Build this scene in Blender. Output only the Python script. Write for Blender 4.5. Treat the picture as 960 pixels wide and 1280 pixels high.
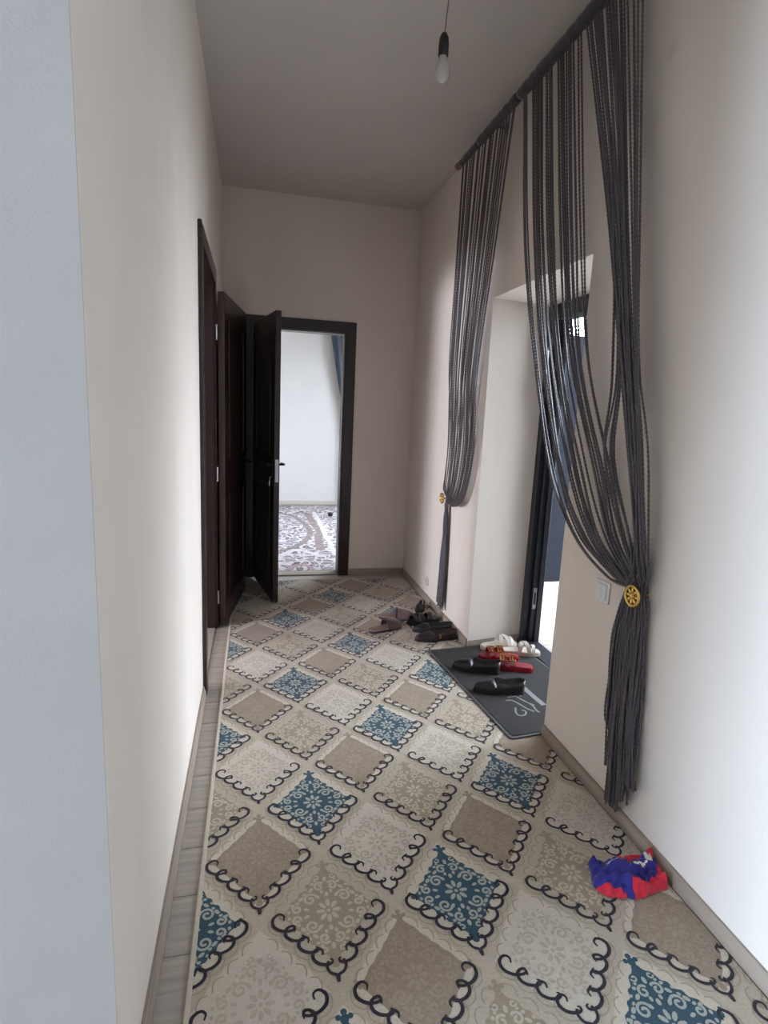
import bpy, bmesh, math, random
from mathutils import Vector, Matrix, noise
random.seed(7)
for o in list(bpy.data.objects):
    bpy.data.objects.remove(o, do_unlink=True)
sc = bpy.context.scene
C = sc.collection
PI = math.pi

# ------------------------------------------------------------------ camera
FPX, CX, CY = 705.0, 480.0, 640.0
H = 1.45
def _axes(yaw, pitch, roll):
    y, p, r = (math.radians(v) for v in (yaw, pitch, roll))
    Rz = Matrix(((math.cos(y), -math.sin(y), 0), (math.sin(y), math.cos(y), 0), (0, 0, 1)))
    B = Matrix(((1, 0, 0), (0, 0, -1), (0, 1, 0)))
    Rp = Matrix(((1, 0, 0), (0, math.cos(p), -math.sin(p)), (0, math.sin(p), math.cos(p))))
    Rr = Matrix(((math.cos(r), -math.sin(r), 0), (math.sin(r), math.cos(r), 0), (0, 0, 1)))
    return Rr @ Rp @ B @ Rz
M = _axes(13.165, 10.234, 2.655)
cam = bpy.data.cameras.new('camera')
camo = bpy.data.objects.new('camera', cam); C.objects.link(camo)
cam.sensor_fit = 'VERTICAL'; cam.sensor_height = 36.0; cam.lens = FPX/1280*36.0
cam.clip_start = 0.02
right, up, back = M[0], -M[1], -M[2]
camo.matrix_world = Matrix(((right.x, up.x, back.x, 0), (right.y, up.y, back.y, 0), (right.z, up.z, back.z, H), (0, 0, 0, 1)))
sc.camera = camo

# ------------------------------------------------------------------ world, light, exposure
sc.view_settings.view_transform = 'Standard'
sc.view_settings.look = 'None'
sc.view_settings.gamma = 1.0
sc.view_settings.use_curve_mapping = False
sc.view_settings.exposure = 0.43
w = bpy.data.worlds.new('sky'); sc.world = w
w.use_nodes = True
bg = w.node_tree.nodes['Background']
bg.inputs[0].default_value = (0.77, 0.87, 1.0, 1)
bg.inputs[1].default_value = 12.6

def portal(name, loc, target, sx, sy):
    l = bpy.data.lights.new(name, 'AREA'); l.shape = 'RECTANGLE'; l.size = sx; l.size_y = sy
    l.cycles.is_portal = True
    o = bpy.data.objects.new(name, l); C.objects.link(o)
    o.location = loc
    o.rotation_euler = (Vector(target)-Vector(loc)).to_track_quat('-Z', 'Z').to_euler()
    return o
# daylight openings of the place: entrance door, hall window, side room window, far room window
portal('entrance_daylight', (1.81, 2.65, 1.05), (0, 2.65, 1.05), 1.15, 2.1)
HALLW = (-1.20, 0.90, 0.10, 2.45)      # y0 y1 z0 z1 in the outer left wall
SIDEW = (0.9+.3, 2.2, 0.5, 2.1)
FARW = (5.4, 7.6, 0.7, 2.5)          # in the right wall of the far room
for n, (a, b, c, d), x, tx in (('hall_window_daylight', HALLW, -5.52, 0), ('side_window_daylight', SIDEW, -5.52, 0), ('far_window_daylight', FARW, 2.02, 0)):
    portal(n, (x, (a+b)/2, (c+d)/2), (tx, (a+b)/2, (c+d)/2), b-a, d-c)
def daylight(name, r, x, tx, tz, watts, col, spread=180):
    # added area lamp in a window opening, on top of the world sky
    a, b, c, d = r
    l = bpy.data.lights.new(name, 'AREA'); l.shape = 'RECTANGLE'; l.size = b-a-.1; l.size_y = d-c-.1
    l.energy = watts; l.color = col; l.spread = math.radians(spread)
    o = bpy.data.objects.new(name, l); C.objects.link(o); o.location = (x, (a+b)/2, (c+d)/2)
    o.rotation_euler = (Vector((tx, (a+b)/2, (c+d)/2+tz))-o.location).to_track_quat('-Z', 'Z').to_euler()
daylight('hall_fill', HALLW, -5.49, 0, -.9, 375, (.52, .73, 1.0))  # added lamp, strengthens the window light on the near right wall
daylight('side_room_fill', SIDEW, -5.49, 0, .1, 230, (.84, .86, 1.0))  # added lamp, lifts the right wall beyond the recess

# ------------------------------------------------------------------ pixel helpers (distances come from the plane touched)
def ray(px, py):
    v = Vector(((px-CX)/FPX, (py-CY)/FPX, 1.0))
    return M.transposed() @ v
def onz(px, py, z=0.0):
    d = ray(px, py); t = (z-H)/d.z
    return Vector((d.x*t, d.y*t, z))
def onx(px, py, x):
    d = ray(px, py); t = x/d.x
    return Vector((x, d.y*t, H+d.z*t))

# ------------------------------------------------------------------ materials
def lin(c):
    return tuple(((v/255)/12.92 if v/255 <= 0.04045 else ((v/255+0.055)/1.055)**2.4) for v in c)
MATS = {}
def mat(name, rgb, rough=0.6, metal=0.0, var=0.0, scale=20.0, bump=0.0, bscale=200.0, stretch=(1, 1, 1), rgb2=None, spec=0.5, sheen=0.0, coat=0.0):
    m = bpy.data.materials.new(name); m.use_nodes = True
    nt = m.node_tree; b = nt.nodes['Principled BSDF']
    col = lin(rgb)
    b.inputs['Roughness'].default_value = rough
    b.inputs['Metallic'].default_value = metal
    b.inputs['Specular IOR Level'].default_value = spec
    b.inputs['Sheen Weight'].default_value = sheen
    b.inputs['Coat Weight'].default_value = coat
    tc = nt.nodes.new('ShaderNodeTexCoord')
    mp = nt.nodes.new('ShaderNodeMapping'); mp.inputs['Scale'].default_value = stretch
    nt.links.new(tc.outputs['Object'], mp.inputs['Vector'])
    ns = nt.nodes.new('ShaderNodeTexNoise'); ns.inputs['Scale'].default_value = scale; ns.inputs['Detail'].default_value = 4
    nt.links.new(mp.outputs[0], ns.inputs['Vector'])
    c2 = lin(rgb2) if rgb2 else tuple(max(0, v*(1-var)) for v in col)
    c1 = col if rgb2 else tuple(min(1, v*(1+var)) for v in col)
    rp = nt.nodes.new('ShaderNodeValToRGB')
    rp.color_ramp.elements[0].position = 0.35; rp.color_ramp.elements[1].position = 0.65
    rp.color_ramp.elements[0].color = (*c2, 1); rp.color_ramp.elements[1].color = (*c1, 1)
    nt.links.new(ns.outputs['Fac'], rp.inputs[0]); nt.links.new(rp.outputs[0], b.inputs['Base Color'])
    if bump:
        n2 = nt.nodes.new('ShaderNodeTexNoise'); n2.inputs['Scale'].default_value = bscale; n2.inputs['Detail'].default_value = 3
        nt.links.new(mp.outputs[0], n2.inputs['Vector'])
        bp = nt.nodes.new('ShaderNodeBump'); bp.inputs['Strength'].default_value = bump; bp.inputs['Distance'].default_value = 0.002
        nt.links.new(n2.outputs['Fac'], bp.inputs['Height']); nt.links.new(bp.outputs[0], b.inputs['Normal'])
    MATS[name] = m
    return m
WALL = (226, 215, 204)
mat('wall_paper', WALL, 0.85, var=0.02, scale=6, bump=0.12, bscale=260, stretch=(1, 1, 0.4), spec=0.25)
mat('dimmed_plaster', (184, 178, 173), 0.85, var=0.02, scale=6, bump=0.12, bscale=260, spec=0.25)  # grey plaster, darkened to offset too much light on the corner face
mat('hall_brown', (104, 86, 74), 0.7, var=0.06, scale=6)  # unseen back wall, brown picked to cut light bounced onto the corner
mat('far_room_wall', (236, 234, 230), 0.8, var=0.01, scale=4, bump=0.05, bscale=200, spec=0.25)
mat('ceiling_paint', (205, 198, 192), 0.9, var=0.015, scale=5, bump=0.05, bscale=150, spec=0.2)
mat('laminate', (172, 162, 152), 0.38, var=0.16, scale=5, bump=0.05, bscale=60, stretch=(0.7, 9, 1))
mat('baseboard', (154, 140, 126), 0.4, var=0.08, scale=8, stretch=(1, 0.3, 4))
mat('pale_board', (206, 200, 192), 0.5, var=0.03, scale=8)
mat('dark_wood', (40, 23, 23), 0.33, var=0.25, scale=9, bump=0.05, bscale=60, stretch=(6, 6, 0.35))
mat('black_metal', (33, 34, 40), 0.38, var=0.12, scale=30, spec=0.5)
mat('steel', (170, 170, 172), 0.3, metal=1.0, var=0.04)
mat('dark_handle', (40, 38, 38), 0.35, metal=0.8, var=0.05)
mat('brass', (222, 188, 112), 0.25, metal=1.0, var=0.08, scale=60)
mat('copper', (150, 112, 96), 0.35, metal=0.8, var=0.05)
mat('string', (76, 70, 75), 0.5, var=0.18, scale=120, sheen=0.15, spec=0.6)
mat('header_cloth', (54, 50, 53), 0.8, var=0.15, scale=80, bump=0.4, bscale=300, sheen=0.3)
mat('plastic_white', (228, 228, 226), 0.35, var=0.01)
mat('plastic_cream', (205, 196, 184), 0.4, var=0.01)
mat('socket_black', (26, 24, 25), 0.4, var=0.05)
mat('bulb_glass', (186, 178, 176), 0.25, var=0.01, coat=0.3)
mat('cord', (120, 104, 100), 0.6, var=0.05)
# carpet yarns
PB = dict(rough=0.95, bump=0.5, bscale=420, spec=0.1, sheen=0.25, scale=160)
mat('yarn_ground', (184, 171, 152), var=0.07, **PB)
mat('yarn_cream', (201, 189, 171), var=0.06, **PB)
mat('yarn_line', (164, 150, 130), var=0.08, **PB)
mat('yarn_navy', (46, 39, 48), var=0.15, **PB)
mat('yarn_blue', (52, 80, 94), var=0.14, **PB)
mat('yarn_bluelace', (168, 170, 160), var=0.06, **PB)
mat('yarn_brown', (154, 136, 117), var=0.09, **PB)
mat('yarn_brownlace', (163, 146, 127), var=0.07, **PB)
mat('yarn_tan', (160, 145, 124), var=0.08, **PB)
mat('yarn_tanlace', (192, 180, 160), var=0.06, **PB)
mat('yarn_pale', (200, 189, 173), var=0.06, **PB)
mat('yarn_palelace', (183, 171, 153), var=0.06, **PB)
mat('mat_fibre', (56, 54, 53), 0.9, var=0.22, scale=260, bump=0.8, bscale=500, spec=0.2)
mat('mat_rubber', (76, 75, 76), 0.6, var=0.08, scale=60)
mat('mat_print', (128, 126, 126), 0.8, var=0.1, scale=200, bump=0.5, bscale=500)
# shoes and cloth
mat('black_leather', (16, 15, 16), 0.42, var=0.12, scale=40, bump=0.15, bscale=300)
mat('black_sole', (22, 20, 21), 0.7, var=0.1)
mat('grey_insole', (92, 90, 92), 0.8, var=0.08, scale=60)
mat('red_patent', (140, 14, 32), 0.22, var=0.06, coat=0.5)
mat('red_footbed', (128, 24, 38), 0.5, var=0.06)
mat('sandal_white', (198, 188, 176), 0.45, var=0.03)
mat('sandal_sole', (176, 162, 146), 0.6, var=0.04)
mat('mauve_felt', (104, 78, 80), 0.9, var=0.12, scale=60, sheen=0.4, bump=0.3, bscale=300)
mat('mauve_lining', (52, 28, 38), 0.95, var=0.12, scale=60, sheen=0.3)
mat('mauve_bed', (140, 116, 106), 0.9, var=0.06)
mat('brown_leather', (38, 20, 20), 0.4, var=0.15, scale=40)
mat('cloth_red', (206, 26, 52), 0.75, var=0.1, scale=60, bump=0.2, bscale=300, sheen=0.2)
mat('cloth_blue', (34, 30, 124), 0.75, var=0.14, scale=60, bump=0.2, bscale=300, sheen=0.2)
mat('cloth_white', (232, 222, 206), 0.75, var=0.04, scale=60, sheen=0.2)
mat('curtain_cloth', (96, 106, 122), 0.8, var=0.1, scale=12, stretch=(6, 6, 0.3), sheen=0.3)
mat('yard_metal', (40, 42, 49), 0.9, spec=0.1, var=0.05, scale=10)
mat('yard_concrete', (190, 187, 182), 0.9, var=0.05, scale=4, bump=0.2, bscale=60)

# wall stain: a faint scuff high on the right wall
def add_stain(m, centre, radius, dark):
    nt = m.node_tree; b = nt.nodes['Principled BSDF']
    src = b.inputs['Base Color'].links[0].from_socket
    tc = nt.nodes.new('ShaderNodeTexCoord')
    vm = nt.nodes.new('ShaderNodeVectorMath'); vm.operation = 'DISTANCE'; vm.inputs[1].default_value = centre
    nt.links.new(tc.outputs['Object'], vm.inputs[0])
    mr = nt.nodes.new('ShaderNodeMapRange'); mr.inputs[1].default_value = radius*0.2; mr.inputs[2].default_value = radius
    mr.inputs[3].default_value = dark; mr.inputs[4].default_value = 1.0
    nt.links.new(vm.outputs['Value'], mr.inputs[0])
    mx = nt.nodes.new('ShaderNodeVectorMath'); mx.operation = 'SCALE'
    nt.links.new(src, mx.inputs[0]); nt.links.new(mr.outputs[0], mx.inputs['Scale'])
    nt.links.new(mx.outputs[0], b.inputs['Base Color'])
add_stain(MATS['wall_paper'], onx(840, 62, 1.31), 0.035, 0.86)

# ------------------------------------------------------------------ mesh helpers
def obj(name, bm, m, parent=None, smooth=False, mats=None):
    me = bpy.data.meshes.new(name)
    bmesh.ops.recalc_face_normals(bm, faces=bm.faces[:])
    bm.to_mesh(me); bm.free()
    for k in (mats or [m]): me.materials.append(MATS[k])
    if smooth:
        for p in me.polygons: p.use_smooth = True
    o = bpy.data.objects.new(name, me); C.objects.link(o)
    if parent: o.parent = parent
    return o
def tag(o, label, cat, group=None, kind=None):
    o['label'] = label; o['category'] = cat
    if group: o['group'] = group
    if kind: o['kind'] = kind
    return o
def thing(name, label, cat, loc=(0, 0, 0), rz=0.0, group=None, kind=None):
    o = bpy.data.objects.new(name, None); C.objects.link(o)
    o.empty_display_size = 0.05
    o.location = loc; o.rotation_euler = (0, 0, rz)
    return tag(o, label, cat, group, kind)
def box(bm, x0, x1, y0, y1, z0, z1, bev=0.0, mi=0):
    r = bmesh.ops.create_cube(bm, size=1.0)
    vs = r['verts']
    for v in vs:
        v.co = Vector((x0+(v.co.x+.5)*(x1-x0), y0+(v.co.y+.5)*(y1-y0), z0+(v.co.z+.5)*(z1-z0)))
    fs = {f for v in vs for f in v.link_faces}
    for f in fs: f.material_index = mi
    if bev:
        es = list({e for f in fs for e in f.edges})
        bmesh.ops.bevel(bm, geom=es, offset=bev, segments=2, affect='EDGES', profile=0.5)
    return vs
def prism(bm, pts, z0, z1, mi=0):
    lo = [bm.verts.new((p[0], p[1], z0)) for p in pts]; hi = [bm.verts.new((p[0], p[1], z1)) for p in pts]
    n = len(pts)
    fs = [bm.faces.new(lo[::-1]), bm.faces.new(hi)]
    for i in range(n): fs.append(bm.faces.new((lo[i], lo[(i+1) % n], hi[(i+1) % n], hi[i])))
    for f in fs: f.material_index = mi
def tube(bm, pts, r, n=8, cap=True, mi=0):
    pts = [Vector(p) for p in pts]; rings = []
    rs = r if isinstance(r, (list, tuple)) else [r]*len(pts)
    prev = None
    for i, p in enumerate(pts):
        t = (pts[min(i+1, len(pts)-1)]-pts[max(i-1, 0)]).normalized()
        if prev is None:
            a = Vector((0, 0, 1)) if abs(t.z) < 0.9 else Vector((1, 0, 0))
            u = t.cross(a).normalized()
        else:
            u = (prev-t*prev.dot(t)).normalized()
        prev = u; v = t.cross(u)
        rings.append([bm.verts.new(p+(u*math.cos(2*PI*k/n)+v*math.sin(2*PI*k/n))*rs[i]) for k in range(n)])
    for a, b in zip(rings, rings[1:]):
        for k in range(n):
            f = bm.faces.new((a[k], a[(k+1) % n], b[(k+1) % n], b[k])); f.material_index = mi
    if cap:
        bm.faces.new(rings[0][::-1]).material_index = mi; bm.faces.new(rings[-1]).material_index = mi
def lathe(bm, prof, centre=(0, 0, 0), n=24, axis='z', mi=0):
    c = Vector(centre); rings = []
    for r, h in prof:
        ring = []
        for k in range(n):
            a = 2*PI*k/n; q = (r*math.cos(a), r*math.sin(a))
            d = {'z': (q[0], q[1], h), 'x': (h, q[0], q[1]), 'y': (q[0], h, q[1])}[axis]
            ring.append(bm.verts.new(c+Vector(d)))
        rings.append(ring)
    for a, b in zip(rings, rings[1:]):
        for k in range(n):
            f = bm.faces.new((a[k], a[(k+1) % n], b[(k+1) % n], b[k])); f.material_index = mi
    bm.faces.new(rings[0][::-1]).material_index = mi; bm.faces.new(rings[-1]).material_index = mi
def crom(P, n):
    P = [Vector(p) for p in P]; P = [P[0]*2-P[1]]+P+[P[-1]*2-P[-2]]
    out = []
    for i in range(1, len(P)-2):
        a, b, c, d = P[i-1:i+3]
        for k in range(n):
            t = k/n
            out.append(0.5*((2*b)+(c-a)*t+(2*a-5*b+4*c-d)*t*t+(3*b-a-3*c+d)*t**3))
    out.append(P[-2].copy())
    return out
def lerp(a, b, t): return a+(b-a)*t

# ------------------------------------------------------------------ dimensions
XL, XR, YW, ZC = -0.245, 1.31, 4.76, 3.05
YC = 0.94                  # outer corner at the start of the left wall
NY0, NY1, NZ = 2.155, 3.135, 2.10   # entrance recess in the right wall
TH = 0.12
XO = -5.5

# ------------------------------------------------------------------ structure
def struct(name, bm, m, label, cat, **k):
    return tag(obj(name, bm, m, **k), label, cat, kind='structure')

bm = bmesh.new(); box(bm, XO-.15, 2.05, -3.1, 8.6, -0.2, -0.005)
floor = struct('floor', bm, 'laminate', 'grey wood laminate floor showing as a strip beside the patterned runner', 'floor')
me = None; PW = 0.19
for k in range(29):
    y0 = -0.75+k*PW
    if me is None:
        bm = bmesh.new(); box(bm, 0, 1.54, 0.001, PW-0.001, -0.005, 0.0, bev=0.0012)
        o = obj('plank', bm, 'laminate', floor); me = o.data
    else:
        o = bpy.data.objects.new('plank', me); C.objects.link(o); o.parent = floor
    o.location = (XL+0.003, y0, 0)

bm = bmesh.new(); box(bm, XO-.15, 2.05, -3.1, 8.6, ZC, ZC+.15)
struct('ceiling', bm, 'ceiling_paint', 'plain matt off-white ceiling above the corridor', 'ceiling')

# left corridor wall with the side door opening
SD0, SD1, SDZ = 2.82, 3.62, 2.135
SLH = 2.085
bm = bmesh.new()
box(bm, XL-TH, XL, YC+.003, SD0-.03, 0, ZC); box(bm, XL-TH, XL, SD0-.03, SD1+.03, SDZ+.03, ZC); box(bm, XL-TH, XL, SD1+.03, YW, 0, ZC)
struct('wall_left', bm, 'wall_paper', 'long cream corridor wall to the left of the runner', 'wall')
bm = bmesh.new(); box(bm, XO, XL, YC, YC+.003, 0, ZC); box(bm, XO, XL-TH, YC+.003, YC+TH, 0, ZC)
struct('wall_corner', bm, 'dimmed_plaster', 'pale blue-lit wall face beyond the vertical corner at the far left edge', 'wall')
# far wall with the inner doorway
FD0, FD1, FDZ = 0.0, 0.715, 2.045
bm = bmesh.new()
box(bm, XO, FD0-.03, YW, YW+TH, 0, ZC); box(bm, FD0-.03, FD1+.03, YW, YW+TH, FDZ+.03, ZC); box(bm, FD1+.03, 2.05, YW, YW+TH, 0, ZC)
struct('wall_far', bm, 'wall_paper', 'shaded cream end wall around the open doorway', 'wall')
# right wall with the splayed entrance recess
XF, XB, RB0, RB1 = 1.70, 1.80, 2.075, 3.215
bm = bmesh.new()
prism(bm, [(XR, NY1), (XF, RB1), (XB, RB1), (XB, YW), (XR, YW)], 0, ZC)
prism(bm, [(XR, -3.0), (XB, -3.0), (XB, RB0), (XF, RB0), (XR, NY0)], 0, ZC)
prism(bm, [(XR, NY0), (XF, RB0), (XB, RB0), (XB, RB1), (XF, RB1), (XR, NY1)], NZ, ZC)
struct('wall_right', bm, 'wall_paper', 'cream right-hand wall with the deep entrance recess', 'wall')
# hall behind the camera and outer left wall with two windows
bm = bmesh.new()
def wall_x(bm, x0, x1, ya, yb, wins):
    ws = sorted(wins); y = ya
    for (a, b, c, d) in ws:
        box(bm, x0, x1, y, a, 0, ZC); box(bm, x0, x1, a, b, 0, c); box(bm, x0, x1, a, b, d, ZC); y = b
    box(bm, x0, x1, y, yb, 0, ZC)
wall_x(bm, XO-.15, XO, -3.1, 8.6, [HALLW, SIDEW])
struct('wall_outer', bm, 'wall_paper', 'outer wall of the hall and side room, outside the view', 'wall')
bm = bmesh.new(); box(bm, XO, 2.05, -3.1, -3.0, 0, ZC)
struct('wall_back', bm, 'hall_brown', 'hall wall behind the viewer, outside the view', 'wall')
bm = bmesh.new(); wall_x(bm, 1.9, 2.05, YW+TH, 8.6, [FARW])
struct('wall_far_room_right', bm, 'far_room_wall', 'window wall of the bright room, hidden beside its doorway', 'wall')
bm = bmesh.new(); box(bm, XO, 1.9, 8.4, 8.6, 0, ZC)
struct('wall_far_room', bm, 'far_room_wall', 'bright white wall seen through the open doorway', 'wall')
def window_frame(name, x0, x1, r, label):
    a, b, c, d = r; t = tag(bpy.data.objects.new(name, None), label, 'window', kind='structure'); C.objects.link(t)
    t.location = (x0, (a+b)/2, c)
    bm = bmesh.new(); f = .05; y0, y1, z1 = a-(a+b)/2, b-(a+b)/2, d-c
    box(bm, 0, x1-x0, y0, y0+f, 0, z1); box(bm, 0, x1-x0, y1-f, y1, 0, z1)
    box(bm, 0, x1-x0, y0+f, y1-f, 0, f); box(bm, 0, x1-x0, y0+f, y1-f, z1-f, z1); box(bm, 0, x1-x0, -f/2, f/2, f, z1-f)
    obj('window_frame', bm, 'plastic_white', t)
window_frame('window_1', XO-.11, XO-.05, HALLW, 'white framed hall window behind the viewer, outside the view')
window_frame('window_2', XO-.11, XO-.05, SIDEW, 'white framed window of the side room, outside the view')
window_frame('window_3', 1.95, 2.01, FARW, 'white framed window of the bright room, hidden beside its doorway')

# baseboards
BH = 0.058
def bb_profile(d, h):   # (offset from the wall, height)
    return [(0, 0), (d, 0), (d, h*.45), (d*.72, h*.72), (d*.55, h*.78), (d*.5, h), (0, h)]
def baseboard(name, p0, p1, nrm, label, d=0.015, h=BH, m='baseboard'):
    bm = bmesh.new(); n = Vector((nrm[0], nrm[1], 0)); ends = []
    for p in (p0, p1):
        ends.append([bm.verts.new(Vector((p[0], p[1], 0))+n*(q[0]+0.0005)+Vector((0, 0, q[1]))) for q in bb_profile(d, h)])
    a, b = ends; n_ = len(a)
    for i in range(n_): bm.faces.new((a[i], a[(i+1) % n_], b[(i+1) % n_], b[i]))
    bm.faces.new(a[::-1]); bm.faces.new(b)
    return struct(name, bm, m, label, 'baseboard')
baseboard('baseboard_left', (XL, YC), (XL, SD0-.095), (1, 0), 'grey grooved baseboard along the left wall before the dark side door')
baseboard('baseboard_right', (XR, -3), (XR, NY0), (-1, 0), 'grey baseboard along the near right wall under the gathered curtain')
baseboard('baseboard_right_far', (XR, NY1), (XR, YW), (-1, 0), 'short shaded baseboard on the right wall beyond the entrance recess')
baseboard('baseboard_far', (FD1+.105, YW), (XR-.02, YW), (0, -1), 'dark shaded baseboard on the end wall right of the doorway')
dv = Vector((XF-XR, RB1-NY1, 0)).normalized()
baseboard('baseboard_recess', (XR+.005, NY1+.0017), (XF-.005, RB1-.0012), (dv.y, -dv.x), 'short baseboard inside the entrance recess behind the white sandals', d=0.008, h=.045)
baseboard('baseboard_far_room', (XO+.01, 8.4), (1.89, 8.4), (0, -1), 'pale baseboard at the foot of the bright room wall', m='pale_board')

# ------------------------------------------------------------------ doors
def hinge(parent, x, y, z):
    bm = bmesh.new(); tube(bm, [(x, y, z-.045), (x, y, z+.045)], .007, 8)
    obj('hinge', bm, 'steel', parent, smooth=False)
def leaf_mesh(w, h, t):
    bm = bmesh.new(); box(bm, 0, w, 0, t, 0.008, h, bev=.003)
    return bm
def panels(parent, w, h, t, side):
    # raised mouldings of a two-panel leaf
    for z0, z1 in ((.14, .86), (1.08, h-.14)):
        bm = bmesh.new(); y0, y1 = (-.006, .0005) if side < 0 else (t-.0005, t+.006)
        box(bm, .12, w-.12, y0, y1, z0, z0+.03, bev=.002); box(bm, .12, w-.12, y0, y1, z1-.03, z1, bev=.002)
        box(bm, .12, .15, y0, y1, z0+.03, z1-.03, bev=.002); box(bm, w-.15, w-.12, y0, y1, z0+.03, z1-.03, bev=.002)
        obj('moulding', bm, 'dark_wood', parent)
def lever(parent, x, y, z, s, m, dirx=-1):
    bm = bmesh.new()
    box(bm, x-.018, x+.018, min(y, y+s*.006), max(y, y+s*.006), z-.09, z+.06, bev=.002)
    tube(bm, [(x, y+s*.004, z+.02), (x, y+s*.045, z+.02), (x+dirx*.02, y+s*.052, z+.02), (x+dirx*.11, y+s*.052, z+.018)], .008, 8)
    obj('handle', bm, m, parent)
# far inner door
d1 = thing('door_1', 'dark brown wooden inner door standing open into the corridor', 'door', (0, 0, 0), kind='structure')
CW = 0.095
bm = bmesh.new()
box(bm, FD1, FD1+.03, YW-.004, YW+TH+.004, 0, FDZ+.03); box(bm, FD0-.03, FD0, YW-.004, YW+TH+.004, 0, FDZ+.03); box(bm, FD0, FD1, YW-.004, YW+TH+.004, FDZ, FDZ+.03)
obj('jamb', bm, 'dark_wood', d1)
for x0, x1, z0, z1 in ((FD0-CW, FD0-.006, 0, FDZ+.006), (FD1+.006, FD1+CW, 0, FDZ+.006), (FD0-CW, FD1+CW, FDZ+.006, FDZ+CW)):
    bm = bmesh.new(); box(bm, x0, x1, YW-.018, YW-.0005, z0, z1, bev=.004); obj('casing', bm, 'dark_wood', d1)
bm = bmesh.new(); box(bm, FD1-.002, FD1+.001, YW+.03, YW+.055, .94, 1.10); obj('strike_plate', bm, 'steel', d1)
bm = bmesh.new(); box(bm, FD0, FD1, YW-.004, YW+TH+.004, 0.0, .012, bev=.003); obj('threshold', bm, 'baseboard', d1)
lw, lh, lt = .722, 2.065, .04
bm = leaf_mesh(lw, lh, lt)
leaf = obj('leaf', bm, 'dark_wood', d1)
# local x along the leaf from the hinge; local y = leaf thickness (towards the viewer's right)
HX, HY = -0.012, YW-.020
A = Vector((.128, 4.062, 0)); ang = math.atan2(A.y-HY, A.x-HX)
leaf.location = (HX, HY, .012); leaf.rotation_euler = (0, 0, ang)
lw2 = (A-Vector((HX, HY, 0))).length
panels(leaf, lw, lh, lt, -1); panels(leaf, lw, lh, lt, 1)
lever(leaf, lw-.055, lt, 1.0, 1, 'dark_handle'); lever(leaf, lw-.055, 0, 1.0, -1, 'dark_handle')
bm = bmesh.new(); box(bm, lw-.001, lw+.002, .008, .032, .9, 1.06); obj('lock_plate', bm, 'steel', leaf)
bm = bmesh.new()
box(bm, lw-.066, lw-.044, -.02, -.016, .905, .935, bev=.001); tube(bm, [(lw-.055, -.016, .93), (lw-.055, 0, .93)], .004, 6)
tube(bm, [(lw-.055, -.02, .905), (lw-.05, -.022, .87)], .006, 6)
obj('key', bm, 'steel', leaf)
# side door in the left wall, folded back
d2 = thing('door_2', 'dark brown side door folded back against the left wall', 'door', (0, 0, 0), kind='structure')
bm = bmesh.new()
box(bm, XL-TH-.004, XL+.004, SD0-.03, SD0, 0, SDZ+.03); box(bm, XL-TH-.004, XL+.004, SD1, SD1+.03, 0, SDZ+.03); box(bm, XL-TH-.004, XL+.004, SD0, SD1, SDZ, SDZ+.03)
obj('jamb', bm, 'dark_wood', d2)
for y0, y1, z0, z1 in ((SD0-.09, SD0-.006, 0, SDZ+.006), (SD1+.006, SD1+.085, 0, SDZ+.006), (SD0-.09, SD1+.085, SDZ+.006, SDZ+.09)):
    bm = bmesh.new(); box(bm, XL+.0005, XL+.018, y0, y1, z0, z1, bev=.004); obj('casing', bm, 'dark_wood', d2)
leaf2 = obj('leaf', leaf_mesh(.79, SLH, .04), 'dark_wood', d2)
ang2 = math.atan2(.80, .118)
leaf2.location = (-.178, SD1+.015, .01); leaf2.rotation_euler = (0, 0, ang2)
panels(leaf2, .79, SLH, .04, -1)
lever(leaf2, .735, 0, 1.0, -1, 'dark_handle')
for z in (.2, 1.0, 1.85): hinge(leaf2, -.008, .045, z)
bm = bmesh.new(); box(bm, XL-TH, XL, SD0, SD1, 0.0, .006); obj('threshold', bm, 'laminate', d2)
# entrance door frame of black metal
d3 = thing('door_3', 'black metal entrance door frame at the back of the recess', 'door', (0, 0, 0), kind='structure')
def jamb3(y0, y1, s):
    # stepped metal profile: three ridges with grooves between them
    bm = bmesh.new(); inner = y0 if s > 0 else y1; outer = y1 if s > 0 else y0
    for xa, xb, k in ((XF-.0, XF+.03, 0), (XF+.034, XF+.062, .022), (XF+.066, XF+.1, .034)):
        ya = inner+s*(.034-k); a, b = min(ya, outer), max(ya, outer)
        box(bm, xa, xb, a, b, 0, NZ-.002, bev=.003)
    a, b = min(inner+s*.045, outer), max(inner+s*.045, outer); box(bm, XF+.005, XF+.095, a, b, 0, NZ-.002)
    return obj('jamb', bm, 'black_metal', d3)
jamb3(RB1-.085, RB1-.001, 1); jamb3(RB0+.001, RB0+.085, -1)
bm = bmesh.new(); box(bm, XF, XF+.1, RB0+.085, RB1-.085, NZ-.085, NZ-.002, bev=.004); obj('head', bm, 'black_metal', d3)
bm = bmesh.new(); box(bm, XF-.02, XF+.1, RB0+.012, RB1-.012, 0, .02, bev=.004); obj('threshold', bm, 'black_metal', d3)
bm = bmesh.new(); box(bm, XF+.036, XF+.060, RB1-.0765, RB1-.0715, .24, .38, bev=.001); sp = obj('strike_plate', bm, 'steel', d3)
bm = bmesh.new(); box(bm, XF+.042, XF+.054, RB1-.078, RB1-.076, .27, .35); obj('bolt_hole', bm, 'socket_black', sp)
bm = bmesh.new(); tube(bm, [(XF-.012, RB1-.06, 1.60), (XF-.012, RB1-.06, 1.92)], .006, 8); rod = obj('bolt_rod', bm, 'steel', d3)
for z in (1.62, 1.90):
    bm = bmesh.new(); box(bm, XF-.024, XF+.004, RB1-.075, RB1-.045, z-.04, z+.04, bev=.003); obj('bolt_guide', bm, 'black_metal', rod)

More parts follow.
